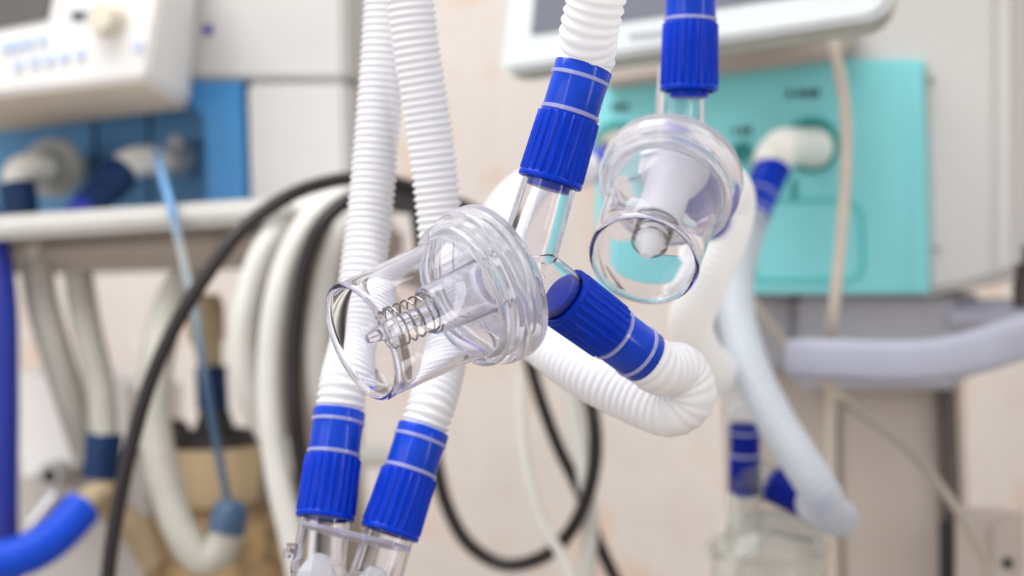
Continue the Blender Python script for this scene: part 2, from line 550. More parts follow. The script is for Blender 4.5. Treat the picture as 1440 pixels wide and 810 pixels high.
def water_trap(rim, n, dirs, lens, label, stem_mat, name='water_trap', stem_white=False):
    """rim: centre of the closed cup end nearest the camera; n: from rim back to the lid"""
    n = V(n).normalized()
    t = thing(name, rim, label, 'water trap')
    cup = MB().lathe([(0.0003, 0.0238), (0.0000, 0.0243), (0.0000, 0.0249), (0.0004, 0.0255), (0.0014, 0.0258),
                      (0.0028, 0.0257), (0.0042, 0.0255), (0.015, 0.0258), (0.030, 0.0263), (0.0535, 0.0271), (0.0540, 0.0269), (0.0540, 0.0256), (0.0300, 0.0249),
                      (0.0150, 0.0244), (0.0050, 0.0240), (0.0030, 0.0236), (0.0012, 0.0235)], rim, n, 96, closed=True)
    cup.build('cup', M['clear'], t)
    lid = MB().lathe([(0.0505, 0.0276), (0.0505, 0.0305), (0.0512, 0.0316), (0.0525, 0.0321), (0.0541, 0.0319), (0.0551, 0.0310), (0.0557, 0.0302),
                      (0.0575, 0.0300), (0.0583, 0.0306), (0.0588, 0.0332), (0.0598, 0.0343), (0.0612, 0.0347), (0.0690, 0.0347), (0.0706, 0.0342),
                      (0.0714, 0.0328), (0.0722, 0.0290), (0.0735, 0.0245), (0.0755, 0.0180), (0.0770, 0.0150), (0.0790, 0.0134),
                      (0.0790, 0.0118), (0.0765, 0.0126), (0.0745, 0.0160), (0.0725, 0.0225), (0.0707, 0.0275), (0.0690, 0.0300), (0.0620, 0.0304),
                      (0.0592, 0.0284), (0.0560, 0.0276)], rim, n, 96, closed=True)
    lid.build('lid', M['clear_lid'], t)
    # centre tube with its thin web
    h0 = 0.0245 if stem_white else 0.0345
    wr = 0.0150 if stem_white else 0.0296
    st = MB().lathe([(h0, 0.0090), (h0 - 0.0005, 0.0096), (h0, 0.0104), (0.0420, 0.0109), (0.0600, 0.0116), (0.0652, 0.0125), (0.0656, wr),
                     (0.0670, wr), (0.0670, 0.0100), (0.0652, 0.0102), (0.0430, 0.0096)], rim, n, 72, closed=True)
    st.build('centre_tube', M[stem_mat], t)
    pr = 0.0068 if stem_white else 0.0040
    vt = MB().lathe([(0.0035, 0.0003), (0.0037, 0.0018), (0.0120, pr * 0.93), (0.0145, pr), (0.0380, pr * 0.96), (0.0385, 0.0003)], rim, n, 32)
    vt.build('valve_pin', M['frost' if stem_white else 'frost_clear'], t)
    # coil spring
    a = n.orthogonal().normalized(); b = n.cross(a)
    pts = []
    turns = 5.8
    N = 200
    for i in range(N + 1):
        u = i / N
        th = 2 * PI * turns * u
        h = 0.0140 + 0.0200 * (min(1, max(0, (u - 0.12) / 0.76)))
        pts.append(V(rim) + n * h + (a * math.cos(th) + b * math.sin(th)) * 0.0083)
    MB().tube(pts, 0.0005, seg=8, spline=False).build('spring', M['spring'], t)
    # forked body behind the lid
    Y = V(rim) + n * 0.0856
    outs = []; inns = []
    o_, i_ = port(Y, -n, 0.0021, 0.0100, 0.01281, 0.0131, seg=67); outs.append(o_); inns.append(i_)
    for d, L, h0, sg in zip(dirs, lens, (0.0013, 0.0017), (61, 73)):
        o_, i_ = port(Y, d, h0, L, 0.0126 + h0 * 0.1, 0.0116, seg=sg); outs.append(o_); inns.append(i_)
    outs.append(ball(Y + V((.00013, .00017, .00011)), 0.0134)); inns.append(ball(Y + V((.00011, .00007, .00019)), 0.0118)); inns.append(ball(Y, 0.0117))
    body = hollow(outs, inns)
    body.build('forked_port', M['clear'], t, angle=30)
    return t, Y


# ------------------------------------------------------------------ front trap
n1 = D(0.78, 0.51, 0.36)
rim1 = P(506, 482, 0.690)
up1 = D(0.283, 0.02, 0.958)
lo1 = D(0.72, 0.45, -0.53)
L1u, L1l = 0.0385, 0.0235
trap1, Y1 = water_trap(rim1, n1, [up1, lo1], [L1u + 0.010, L1l + 0.010],
                       'clear plastic water trap in sharp focus, cup pointing lower left, steel spring inside', 'frost_clear')

# hose rising from the front trap to the top edge
c0 = Y1 + up1 * L1u
h = thing('breathing_hose', c0, 'milky corrugated hose with blue collar rising from the sharply focused water trap', 'hose')
e = connector(c0, up1, h)
hose_mesh([e, e + up1 * 0.004, P(828, 45, 0.728), P(838, 0, 0.722), P(849, -70, 0.715), P(856, -160, 0.71)], M['hose_milky'], h, r=0.0129, pitch=0.0041, amp=0.0013)

# hose looping from the front trap back to the left outlet of the teal ventilator
c0 = Y1 + lo1 * L1l
h = thing('breathing_hose', c0, 'white hose with blue collar bending in a tight U beside the sharply focused trap', 'hose')
e = connector(c0, lo1, h)
hose_mesh([e, e + lo1 * 0.010, P(958, 522, 0.782), P(970, 556, 0.786), P(946, 577, 0.790), P(895, 561, 0.80), P(830, 528, 0.815), P(770, 486, 0.84), P(722, 430, 0.89),
           P(700, 370, 0.95), P(705, 310, 1.02), P(738, 268, 1.09), P(790, 244, 1.15), P(822, 236, 1.185)], M['hose'], h, amp=0.00055)
pe = P(858, 226, 1.25); pd = (P(815, 237, 1.19) - pe).normalized()
connector(pe, pd, h, detail=False, grip_mat='blue_deep')

# ------------------------------------------------------------------ second trap
n2 = D(0.26, 0.74, 0.62)
rim2 = P(905, 367, 0.778)
up2 = D(0.035, 0.12, 0.99)
lo2 = D(0.30, 0.86, -0.40)
L2u, L2l = 0.0360, 0.0200
trap2, Y2 = water_trap(rim2, n2, [up2, lo2], [L2u + 0.010, L2l + 0.010],
                       'clear water trap hanging before the teal panel, white valve tube inside its cup', 'frost', stem_white=True)
c0 = P(969, 128, 0.832)
up2b = (c0 - Y2).normalized()
L2u = (c0 - Y2).length
h = thing('breathing_hose', c0, 'hose end with blue ribbed collar above the water trap in front of the teal panel', 'hose')
e = connector(c0, D(0.02, 0.0, 1), h, grip=0.0335, )
hose_mesh([e, e + D(0.02, 0, 1) * 0.02, P(976, -130, 0.825), P(976, -190, 0.82)], M['hose_milky'], h)
c0 = Y2 + lo2 * L2l
h = thing('breathing_hose', c0, 'out-of-focus white hose curving down behind the water trap in front of the teal panel', 'hose')
e = connector(c0, lo2, h)
kp = P(1047, 690, 1.17); kq = P(1048, 602, 1.165)
kk = 0.82
kd = (kq - kp).normalized()
e2 = kp + kd * 0.046
hose_mesh([e, P(1020, 262, 0.955), P(1030, 286, 0.975), P(1022, 325, 0.975), P(998, 385, 0.98), P(974, 440, 0.995), P(982, 492, 1.06), P(1018, 530, 1.14), P(1047, 556, 1.19), P(1050, 580, 1.18), e2], M['hose_milky'], h, r=0.0135, amp=0.0004)
connector(kp, kd, h, k=kk, detail=False, grip=0.024, grip_mat='blue_deep', sleeve_mat='blue_deep')

# ------------------------------------------------------------------ the two hoses hanging from above on the wye
dA = (P(478, 575, 0.822) - P(457, 729, 0.808)).normalized()
dB = (P(596, 603, 0.816) - P(548, 750, 0.804)).normalized()
A0 = P(457, 729, 0.808); B0 = P(548, 750, 0.804)
h = thing('breathing_hose', A0, 'white hanging hose plugged into the left arm of the clear wye', 'hose', 'hoses hanging to the clear wye')
e = connector(A0, dA, h, plug=-0.001)
hose_mesh([e, e + dA * 0.012, P(497, 480, 0.842), P(512, 370, 0.856), P(523, 270, 0.865), P(533, 150, 0.870), P(541, 40, 0.872), P(545, -60, 0.872), P(546, -170, 0.872)], M['hose'], h, r=0.0119, amp=0.0017, pitch=0.0036)
h = thing('breathing_hose', B0, 'white hanging hose plugged into the right arm of the clear wye', 'hose', 'hoses hanging to the clear wye')
e = connector(B0, dB, h, plug=-0.001)
hose_mesh([e, e + dB * 0.012, P(622, 510, 0.832), P(627, 430, 0.838), P(618, 310, 0.840), P(603, 180, 0.837), P(583, 50, 0.832), P(574, -40, 0.830), P(565, -160, 0.830)], M['hose'], h, r=0.0117, amp=0.0017, pitch=0.0036)

# clear wye at the bottom edge
wy_dir = (dA + dB).normalized()
W = P(470, 905, 0.80)
t = thing('wye_piece', W - wy_dir * 0.02, 'clear plastic wye joining the two hanging hoses at the bottom edge', 'wye connector')
outs = []; inns = []
for c, dd, sg in ((A0, dA, 61), (B0, dB, 53)):
    o_, i_ = port(c + dd * 0.011, -dd, 0.0, 0.036, 0.0114, 0.0128, seg=sg); outs.append(o_); inns.append(i_)
    k = c - dd * 0.024
    dn = (W - k).normalized(); L = (W - k).length
    o_, i_ = port(k, dn, 0.0013, L - 0.0021 * (sg - 50) / 10, 0.01275, 0.0120, seg=sg + 7); outs.append(o_); inns.append(i_)
    outs.append(ball(k + V((.00013, .00017, .00011)), 0.0131)); inns.append(ball(k + V((.0001, .00007, .00015)), 0.0116))
o_, i_ = port(W, -wy_dir, 0.0017, 0.022, 0.0125, 0.0115, seg=71); outs.append(o_); inns.append(i_)
outs.append(ball(W + V((.00013, .00017, .00011)), 0.0129)); inns.append(ball(W + V((.0001, .00007, .00015)), 0.0114))
hollow(outs, inns).build('wye_body', M['clear'], t, angle=30)
pc = (A0 - dA * 0.0062 + B0 - dB * 0.0062) / 2
pe_ = ((B0 - dB * 0.0062) - (A0 - dA * 0.0062)).normalized()
pn = wy_dir
pn = (pn - pe_ * pn.dot(pe_)).normalized()
pf = pe_.cross(pn)
stad = []
for s_ in (1, -1):
    for i in range(17):
        a = -PI / 2 + PI * i / 16
        stad.append(pc + pe_ * (s_ * (0.0155 + 0.0115 * math.cos(a))) + pf * (s_ * 0.0150 * math.sin(a)))
MB().prism(stad, pn * 0.0017).build('flange_plate', M['plate'], t)
nb = P(421, 776, 0.803)
MB().lathe([(0, 0.0001), (0, 0.0036), (0.001, 0.0040), (0.006, 0.0040), (0.007, 0.0030), (0.007, 0.0001)], nb, D(-0.85, -0.35, 0.1), 28).build('sampling_nub', M['clear'], t)
for c, dd, sgn in ((A0, dA, 1), (B0, dB, -1)):
    q = c - dd * 0.0165
    MB().lathe([(0, 0.0015), (0.001, 0.0042), (0.0045, 0.0058), (0.009, 0.0084), (0.0125, 0.0088), (0.0135, 0.0080), (0.0135, 0.0003)], q, -dd, 48,
               mod=lambda a_, h_, r_, g=sgn: r_ * 0.16 * math.sin(3 * a_ + g)).build('valve_leaflet', M['frost'], t)

# ------------------------------------------------------------------ room
WF = Frame(720, 405, 2.45, 16)
w = MB()
c = WF.o
pts = []
for a, z in ((-2.6, 0), (1.9, 0), (1.9, 2.7), (-2.6, 2.7)):
    p = c + WF.e * a; p.z = z; pts.append(p)
w.prism(pts, -WF.n * 0.1)
wo = w.build('wall_back', M['tile'], smooth=False)
wo['kind'] = 'structure'
uvl = wo.data.uv_layers.new(name='uv')
for poly in wo.data.polygons:
    for li in poly.loop_indices:
        p = wo.data.vertices[wo.data.loops[li].vertex_index].co
        uvl.data[li].uv = (p.dot(WF.e), p.z)
a_ = WF.o + WF.e * 0.86; a_.z = 0
b_ = V((a_.x + 0.05, 1.25, 0))
w2 = MB().prism([a_, b_, b_ + V((0, 0, 2.7)), a_ + V((0, 0, 2.7))], V((0.1, 0, 0))).build('blocker_wall_right', M['tile'], smooth=False)  # unseen wall added to block ambient light and darken the corner
w2['kind'] = 'structure'
uvl = w2.data.uv_layers.new(name='uv')
for poly in w2.data.polygons:
    for li in poly.loop_indices:
        p = w2.data.vertices[w2.data.loops[li].vertex_index].co
        uvl.data[li].uv = (p.y, p.z)
f_ = MB().prism([V((-3, -1.5, -0.06)), V((3, -1.5, -0.06)), V((3, 3.4, -0.06)), V((-3, 3.4, -0.06))], V((0, 0, 0.06)))
fo = f_.build('floor', M['floor'], smooth=False); fo['kind'] = 'structure'

# ------------------------------------------------------------------ right ventilator with the teal panel
RF = Frame(1150, 250, 1.37, 20)
base = RF.hit(1180, 405); base.z = 0
rv = thing('ventilator', base, 'grey-white ventilator with a teal front panel and tilted monitor', 'ventilator')


def slab(fr, pts, off0, off1, name, m, parent, bevel=0.003, r=0):
    """a flat solid on a frame: outline given where it is seen, from off0 (front) back to off1"""
    if r: pts = rpoly(pts, r)
    A = fr.poly(pts, off0)
    return MB().prism(A, -fr.n * (off0 - off1)).build(name, m, parent, bevel=bevel, bseg=2)


# chassis behind the panel: a box with a lower edge sweeping up at its right end
slab(RF, [(842, -160), (1432, -160), (1434, 380), (1400, 394), (1360, 405), (1306, 416), (840, 416)], -0.006, -0.30, 'chassis', M['mach'], rv, 0.006)
slab(RF, [(1394, -150), (1397, -150), (1399, 384), (1396, 385)], -0.004, -0.01, 'seam_strip', M['mach_grey'], rv, 0)
tp = slab(RF, rpoly([(838, 84), (1298, 84), (1306, 413), (838, 413)], [10, 3, 4, 10]), 0.004, -0.01, 'front_panel', M['teal'], rv, 0.002)


def outline(fr, pts, off, wpx, rad=0.0009):
    return MB().tube([fr.hit(x, y, off) for x, y in pts], rad, seg=8, step=0.004)


gl = MB()
fr_pts = rpoly([(1060, 281), (1195, 281), (1212, 297), (1214, 380), (1200, 394), (1060, 394)], 10)
for i in range(len(fr_pts)):
    a = fr_pts[i]; b = fr_pts[(i + 1) % len(fr_pts)]
    if (abs(a[0] - b[0]) + abs(a[1] - b[1])) > 0.5:
        gl.tube([RF.hit(*a, 0.0045), RF.hit(*b, 0.0045)], 0.0016, seg=6, spline=False)
gl.build('hatch_groove', M['teal_line'], tp)
slab(RF, [(1112, 254), (1120, 254), (1120, 282), (1112, 282)], 0.006, 0.003, 'hatch_latch', M['teal_dark'], tp, 0.0005)


def marks(fr, spec, off, name, m, parent):
    mb = MB()
    for x0, y0, x1, y1 in spec:
        mb.prism(fr.poly([(x0, y0), (x1, y0), (x1, y1), (x0, y1)], off), fr.n * -0.001)
    return mb.build(name, m, parent, smooth=False)


marks(RF, [(1106, 127, 1114, 137), (1121, 126, 1128, 137), (1131, 126, 1134, 137), (1137, 126, 1144, 137), (1146, 125, 1152, 136)], 0.0052, 'printed_marking', M['mark'], tp)
marks(RF, [(1030, 180, 1036, 188), (1042, 178, 1048, 189), (1050, 178, 1056, 189)], 0.0052, 'printed_marking', M['mark'], tp)
marks(RF, [(860, 146, 867, 156), (869, 146, 875, 156), (877, 145, 883, 155)], 0.0052, 'printed_marking', M['mark'], tp)
for (x, y, r) in ((1142, 204, 0.022), (868, 208, 0.022), (1045, 214, 0.0085)):
    q = RF.hit(x, y, 0.004)
    MB().lathe([(0, r), (0.003, r), (0.004, r * .95), (0.004, r * .72), (0.001, r * .7), (0.001, 0.0005)], q, RF.n, 40).build('outlet_ring', M['teal_dark'], tp)
for (x, y) in ((1310, 112), (1318, 350)):
    q = RF.hit(x, y, -0.006)
    MB().lathe([(0, 0.0032), (0.0012, 0.003), (0.0016, 0.002), (0.0012, 0.0004)], q, RF.n, 20).build('screw', M['screw'], rv)
# column and foot
slab(RF, [(1000, 416), (1118, 416), (1118, 520), (1000, 520)], -0.05, -0.25, 'mount_block', M['col_blue'], rv, 0.004)
slab(RF, [(1118, 416), (1345, 416), (1345, 548), (1118, 548)], -0.03, -0.26, 'mount_block', M['col_blue'], rv, 0.004)


def column(fr, x0, x1, ytop, off0, off1, name, m, parent, z0=0.0, bevel=0.006):
    a = fr.hit(x0, ytop, off0); b = fr.hit(x1, ytop, off0)
    a2 = a.copy(); b2 = b.copy(); a2.z = b2.z = z0
    return MB().prism([a, b, b2, a2], -fr.n * (off0 - off1)).build(name, m, parent, bevel=bevel, bseg=2)


column(RF, 1012, 1172, 505, -0.07, -0.26, 'column', M['column'], rv, 0.10)
column(RF, 1176, 1322, 530, -0.06, -0.26, 'column', M['column'], rv, 0.10)
q0 = RF.hit(1331, 520, -0.05); q1 = q0.copy(); q1.z = 0.1
MB().tube([q0, q1], 0.0072, seg=20, spline=False).build('support_rod', M['rod'], rv)
cb = RF.o - RF.n * 0.16
fp = []
for a, bq in ((-0.24, 0.2), (0.24, 0.2), (0.24, -0.18), (-0.24, -0.18)):
    q = cb + RF.e * a + RF.n * bq; q.z = 0.0; fp.append(q)
MB().prism(fp, V((0, 0, 0.1))).build('foot', M['col_blue'], rv, bevel=0.01)

# handle: flattened bar bending towards the camera at its right, with a return bar behind
hp = [P(1109, 504, 1.235), P(1180, 506, 1.222), P(1260, 508, 1.21), P(1320, 505, 1.2), P(1370, 495, 1.195), P(1415, 481, 1.205), P(1470, 462, 1.23), P(1530, 446, 1.27)]
path = resample(hp, 0.008)
rings = []
for i, p in enumerate(path):
    T = (path[min(i + 1, len(path) - 1)] - path[max(i - 1, 0)]).normalized()
    s_ = T.cross(V((0, 0, 1))).normalized(); u_ = s_.cross(T)
    k = 1.0 if 0 < i < len(path) - 1 else 0.9
    ring = []
    for j in range(28):
        a = 2 * PI * j / 28
        ca, sa = math.cos(a), math.sin(a)
        ring.append(p + s_ * (0.013 * k * math.copysign(abs(ca) ** 0.55, ca)) + u_ * (0.0152 * k * math.copysign(abs(sa) ** 0.55, sa)))
    rings.append(ring)
MB().ring_sweep(rings).build('handle', M['handle'], rv, angle=60)
rb = MB()
rb.tube([P(1330, 449, 1.37), P(1380, 446, 1.37), P(1440, 446, 1.36), P(1530, 447, 1.33)], 0.0095, seg=20)
rb.build('handle_bracket', M['handle'], rv)
rb2 = slab(RF, [(1338, 424), (1500, 424), (1500, 438), (1338, 438)], -0.04, -0.16, 'handle_bracket', M['handle'], rv, 0.003)
MB().lathe([(0, 0.011), (0.02, 0.011), (0.024, 0.008), (0.03, 0.0075), (0.05, 0.0075), (0.05, 0.0004)], P(1445, 432, 1.36), V((0, 0, 1)), 28).build('clamp_knob', M['rod'], rv)
# small bracket block low on the right
bb = thing('pole_clamp', P(1390, 800, 1.3), 'small greige clamp block with a dark hole at the foot of the dark rod', 'clamp')
BF = Frame(1390, 760, 1.31, 24)
slab(BF, rpoly([(1342, 728), (1402, 728), (1402, 850), (1342, 850)], 5), 0.0, -0.06, 'clamp_body', M['column'], bb, 0.003)
slab(BF, rpoly([(1398, 735), (1428, 728), (1428, 850), (1398, 850)], 3), 0.006, -0.045, 'clamp_jaw', M['column'], bb, 0.003)
MB().lathe([(0, 0.0042), (0.002, 0.004), (0.001, 0.0005)], BF.hit(1417, 792, 0.0062), BF.n, 20).build('screw_hole', M['hole'], bb)
MB().prism(RF.poly([(1320, 735), (1336, 735), (1336, 860), (1320, 860)], -0.025), -RF.n * 0.02).build('slot_plate', M['charcoal'], bb, bevel=0.001)

# monitor
MF = Frame(960, 60, 1.16, 33)
mo = thing('monitor_display', MF.hit(960, 75), 'tilted white-framed monitor with a grey screen above the teal panel', 'monitor')
ol = rpoly([(699, 104), (1252, 24), (1290, -330), (752, -300)], [20, 44, 40, 30], 6)
A = MF.poly(ol, 0.0)
MB().prism(A, -MF.n * 0.012).build('bezel', M['bezel'], mo, bevel=0.004, bseg=3)
ol2 = rpoly([(712, 113), (1243, 41), (1284, -330), (762, -300)], [20, 44, 40, 30], 6)
MB().prism(MF.poly(ol2, -0.012), -MF.n * 0.022).build('back_shell', M['bezel_back'], mo, bevel=0.005)
slab(MF, rpoly([(746, 49), (1190, -16), (1230, -300), (780, -290)], [4, 8, 8, 8]), 0.0012, -0.004, 'screen', M['screen'], mo, 0.0005)
marks(MF, [(884, 47, 893, 53), (895, 46, 901, 52), (903, 45, 912, 51), (914, 44, 921, 50), (923, 43, 932, 49)], 0.0015, 'printed_marking', M['mark_grey'], mo)
slab(RF, [(930, -60), (1120, -60), (1120, 40), (930, 40)], 0.10, -0.006, 'monitor_arm', M['mach_grey'], mo, 0.004)

# greige strip above the teal panel, standing in for the shade below the monitor
slab(RF, [(842, 30), (1188, 10), (1196, 66), (1180, 80), (842, 122)], 0.030, -0.004, 'shade_strip', M['column'], rv, 0.004)

# elbows
def elbow(name, pts, r, collar, label, m='fit_white', group=None):
    t = thing(name, pts[0], label, 'elbow', group)
    MB().tube(pts, r, seg=32, step=0.003).build('elbow_tube', M[m], t)
    d = (V(pts[1]) - V(pts[0])).normalized()
    MB().lathe([(0, r * .9), (0, r * 1.07), (0.010, r * 1.07), (0.0115, r * 1.0)], pts[0], d, 36).build('socket_rim', M[m], t)
    return t


q = RF.hit(1146, 208, 0.004)
g0 = P(1086, 235, 1.285)
elbow('elbow_connector', [q, P(1120, 206, 1.335), P(1098, 209, 1.305), P(1086, 226, 1.29), g0 + (P(1062, 290, 1.265) - g0) * 0.1], 0.0148, True, 'white elbow plugged into the right outlet of the teal panel')
gd = (P(1058, 305, 1.262) - g0).normalized()
h = thing('breathing_hose', g0, 'pale translucent hose curving down right from the white elbow on the teal panel', 'hose')
e = connector(g0, gd, h, k=1.02, detail=False, grip=0.026)
jp = P(1083, 680, 1.165); jd = (P(1122, 700, 1.16) - jp).normalized()
je = jp + jd * 0.0475
hose_mesh([e, e + gd * 0.01, P(1034, 390, 1.21), P(1035, 440, 1.17), P(1056, 520, 1.125), P(1090, 590, 1.10), P(1124, 645, 1.085), P(1152, 690, 1.08), P(1158, 706, 1.092), P(1147, 708, 1.12), je + jd * 0.004, je], M['hose_pale'], h, r=0.0132, amp=0.0008)
connector(jp, jd, h, k=0.9, detail=False, grip=0.026, grip_mat='blue_deep')
q = RF.hit(868, 208, 0.004)
elbow('elbow_connector', [q, P(866, 209, 1.35), P(864, 214, 1.30), P(860, 224, 1.262), pe + pd * 0.004], 0.0135, True, 'ivory elbow at the left outlet of the teal panel, mostly hidden behind the hanging trap', 'fit_ivory')

# humidifier chamber
hb = P(1082, 860, 1.19)
hc = thing('humidifier_chamber', hb, 'clear domed humidifier chamber below two dark blue hose ends at the bottom edge', 'humidifier')
R_ = 0.040
MB().lathe([(0, 0.001), (0, R_), (0.038, R_), (0.042, R_ + 0.003), (0.046, R_ + 0.003), (0.049, R_), (0.056, R_ * .93), (0.064, R_ * .72), (0.069, R_ * .45), (0.070, 0.001),
            (0.068, 0.001), (0.067, R_ * .44), (0.062, R_ * .68), (0.054, R_ * .88), (0.047, R_ - .002), (0.003, R_ - .002), (0.003, 0.001)], hb, V((0, 0, 1)), 64).build('dome', M['glass_jar'], hc)
po, pi_ = port(kp + kd * 0.010, -kd, 0.0, 0.055, 0.0112, 0.0125)
boolean(po, [pi_], 'DIFFERENCE').build('inlet_port', M['glass_jar'], hc)
po, pi_ = port(jp + jd * 0.010, -jd, 0.0, 0.030, 0.0112, 0.0125)
boolean(po, [pi_], 'DIFFERENCE').build('outlet_port', M['glass_jar'], hc)
MB().tube([P(1045, 782, 1.16), P(1082, 748, 1.165), P(1110, 756, 1.165), P(1160, 764, 1.165)], 0.0022, seg=10).build('float_rib', M['fit_grey'], hc)

# cables on the right ventilator
cb = MB()
cb.tube([P(1168, 40, 1.25), P(1174, 72, 1.225), P(1187, 140, 1.22), P(1190, 210, 1.22), P(1184, 320, 1.22), P(1172, 440, 1.225), P(1168, 480, 1.25), P(1169, 560, 1.29), P(1168, 680, 1.29), P(1170, 790, 1.29), P(1171, 900, 1.29)], 0.0043, seg=14)
tag(cb.build('cable', M['cable']), 'beige cable hanging straight down across the teal panel from under the monitor', 'cable')
cb = MB()
cb.tube([P(1040, 400, 1.40), P(1066, 432, 1.38), P(1110, 490, 1.36), P(1150, 533, 1.33), P(1200, 572, 1.30), P(1262, 618, 1.28), P(1310, 668, 1.265), P(1350, 724, 1.25), P(1385, 790, 1.25), P(1400, 880, 1.25)], 0.0035, seg=14)
tag(cb.build('cable', M['cable_grey']), 'thin greige cable slanting down to the right under the grey handle', 'cable')

# ------------------------------------------------------------------ left ventilator
LF = Frame(220, 200, 1.50, 18)
base = LF.hit(200, 405, -0.1); base.z = 0
lv = thing('anesthesia_ventilator', base, 'white ventilator with a blue recessed panel, sloped keypad console and projecting tray', 'ventilator')
slab(LF, [(-140, -200), (482, -200), (486, 112), (-140, 114)], 0.0, -0.10, 'upper_body', M['mach'], lv, 0.004)
slab(LF, [(345, 115), (486, 115), (490, 335), (352, 335)], 0.0, -0.10, 'side_body', M['mach'], lv, 0.004)
bp = slab(LF, [(-140, 114), (300, 114), (310, 330), (-140, 330)], -0.085, -0.12, 'recess_back', M['panel_blue_dark'], lv, 0)
sp_ = slab(LF, [(284, 114), (338, 113), (348, 330), (291, 330)], 0.002, -0.10, 'blue_panel', M['panel_blue'], lv, 0.002)
slab(LF, [(262, 114), (290, 114), (290, 172), (283, 160), (272, 150), (262, 148)], 0.001, -0.02, 'blue_panel', M['panel_blue'], lv, 0.0)
gm = MB()
for x in (130, 207):
    gm.prism(LF.poly([(x, 116), (x + 3, 116), (x + 5, 330), (x + 2, 330)], -0.083), -LF.n * 0.003)
gm.build('panel_groove', M['navy'], bp, smooth=False)
MB().lathe([(0, 0.0048), (0.0015, 0.0046), (0.002, 0.003), (0.002, 0.0003)], LF.hit(293, 42, 0.0), LF.n, 24).build('indicator', M['led'], lv)
# console box lofted back to the body
fa = [(-120, 146), (206, 111), (236, -60), (-120, -40)]
ba = [(-120, 197), (268, 149), (282, -60), (-120, -40)]
con = MB().loft(LF.poly(fa, 0.15), LF.poly(ba, 0.0)).build('console', M['console'], lv, bevel=0.004, bseg=3)
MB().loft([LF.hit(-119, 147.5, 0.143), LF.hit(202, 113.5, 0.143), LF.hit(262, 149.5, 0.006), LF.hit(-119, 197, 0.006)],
          [p - V((0, 0, 0.002)) for p in [LF.hit(-119, 147.5, 0.143), LF.hit(202, 113.5, 0.143), LF.hit(262, 149.5, 0.006), LF.hit(-119, 197, 0.006)]]).build('underside_shade_panel', M['console_under_shade'], con)  # thin tan sheet added as painted shade below the console
slab(LF, [(-118, 62), (66, 27), (82, -50), (-118, -40)], 0.152, 0.145, 'screen', M['screen_dark'], con, 0.0005)
for (x, y) in ((7, 65), (22, 63), (38, 59), (57, 55), (23, 91), (46, 86), (67, 83), (88, 79), (111, 75), (193, 63)):
    slab(LF, rpoly([(x - 6, y - 7), (x + 6, y - 8), (x + 6, y + 7), (x - 6, y + 8)], 3), 0.153, 0.147, 'key', M['button'], con, 0.0005)
marks(LF, [(100, 16, 119, 28)], 0.1512, 'printed_marking', M['mark'], con)
marks(LF, [(121, 13, 127, 22), (127, 8, 132, 18)], 0.1512, 'printed_marking', M['mark_blue'], con)
kq_ = LF.hit(156, 27, 0.15)
MB().lathe([(0, 0.0145), (0.004, 0.0145), (0.006, 0.0125), (0.016, 0.0118), (0.018, 0.0105), (0.018, 0.0004)], kq_, LF.n, 36).build('knob', M['fit_ivory'], con)
# tray
tr = slab(LF, [(-140, 312), (398, 276), (404, 310), (-140, 345)], 0.17, -0.05, 'tray', M['tray'], lv, 0.006)
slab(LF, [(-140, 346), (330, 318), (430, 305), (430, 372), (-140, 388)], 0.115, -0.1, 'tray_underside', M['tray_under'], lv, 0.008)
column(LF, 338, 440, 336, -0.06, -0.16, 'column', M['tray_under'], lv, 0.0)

# fittings in the recess
q0 = LF.hit(258, 222, -0.085)
elbow('elbow_connector', [q0, LF.hit(232, 228, -0.04), LF.hit(205, 226, 0.0), LF.hit(180, 232, 0.03), LF.hit(168, 246, 0.045)], 0.0135, True, 'white elbow in the blue recess with the thin blue line at its end')
h = thing('hose_cuff', LF.hit(168, 244, 0.045), 'navy hose cuff slanting down from the white elbow in the blue recess', 'hose cuff')
a = LF.hit(170, 242, 0.045); b = LF.hit(122, 292, 0.08)
MB().lathe([(0, 0.010), (0, 0.0165), (0.004, 0.017), (0.022, 0.016), (0.024, 0.0145), ((b - a).length, 0.0145), ((b - a).length, 0.001)], a, b - a, 36).build('cuff', M['navy'], h)
MB().tube([b, b + (b - a) * 0.4], 0.013, seg=24, spline=False).build('hose_stub', M['hose_navy'], h)
MB().lathe([(0, 0.004), (0.03, 0.004), (0.034, 0.0065), (0.050, 0.0060), (0.052, 0.001)], LF.hit(266, 206, -0.085), (LF.n + LF.e * 0.25), 24).build('gauge_port', M['fit_grey'], lv)
# disc-shaped valve at the far left
q0 = LF.hit(112, 236, -0.085)
t = thing('flow_valve', q0, 'grey-white disc-shaped flow valve with elbow at the left of the blue recess', 'valve')
d = (LF.hit(50, 236, 0.02) - q0).normalized()
MB().lathe([(0, 0.012), (0.045, 0.012), (0.052, 0.018), (0.056, 0.0265), (0.060, 0.0275), (0.068, 0.0275), (0.072, 0.0245), (0.078, 0.0175), (0.092, 0.0155), (0.112, 0.0145), (0.116, 0.013), (0.116, 0.0004)], q0, d, 48).build('valve_disc', M['fit_grey'], t)
MB().tube([LF.hit(62, 237, 0.03), LF.hit(40, 236, 0.05), LF.hit(25, 243, 0.06), LF.hit(24, 262, 0.065)], 0.0128, seg=28, step=0.003).build('elbow_tube', M['fit_white'], t)
h = thing('hose_cuff', LF.hit(30, 262, 0.065), 'navy hose cuff under the disc-shaped valve at the left edge', 'hose cuff')
a = LF.hit(24, 258, 0.065)
MB().lathe([(0, 0.012), (0, 0.0155), (0.003, 0.016), (0.028, 0.0155), (0.03, 0.001)], a, D(0.15, -0.1, -1), 36).build('cuff', M['navy'], h)

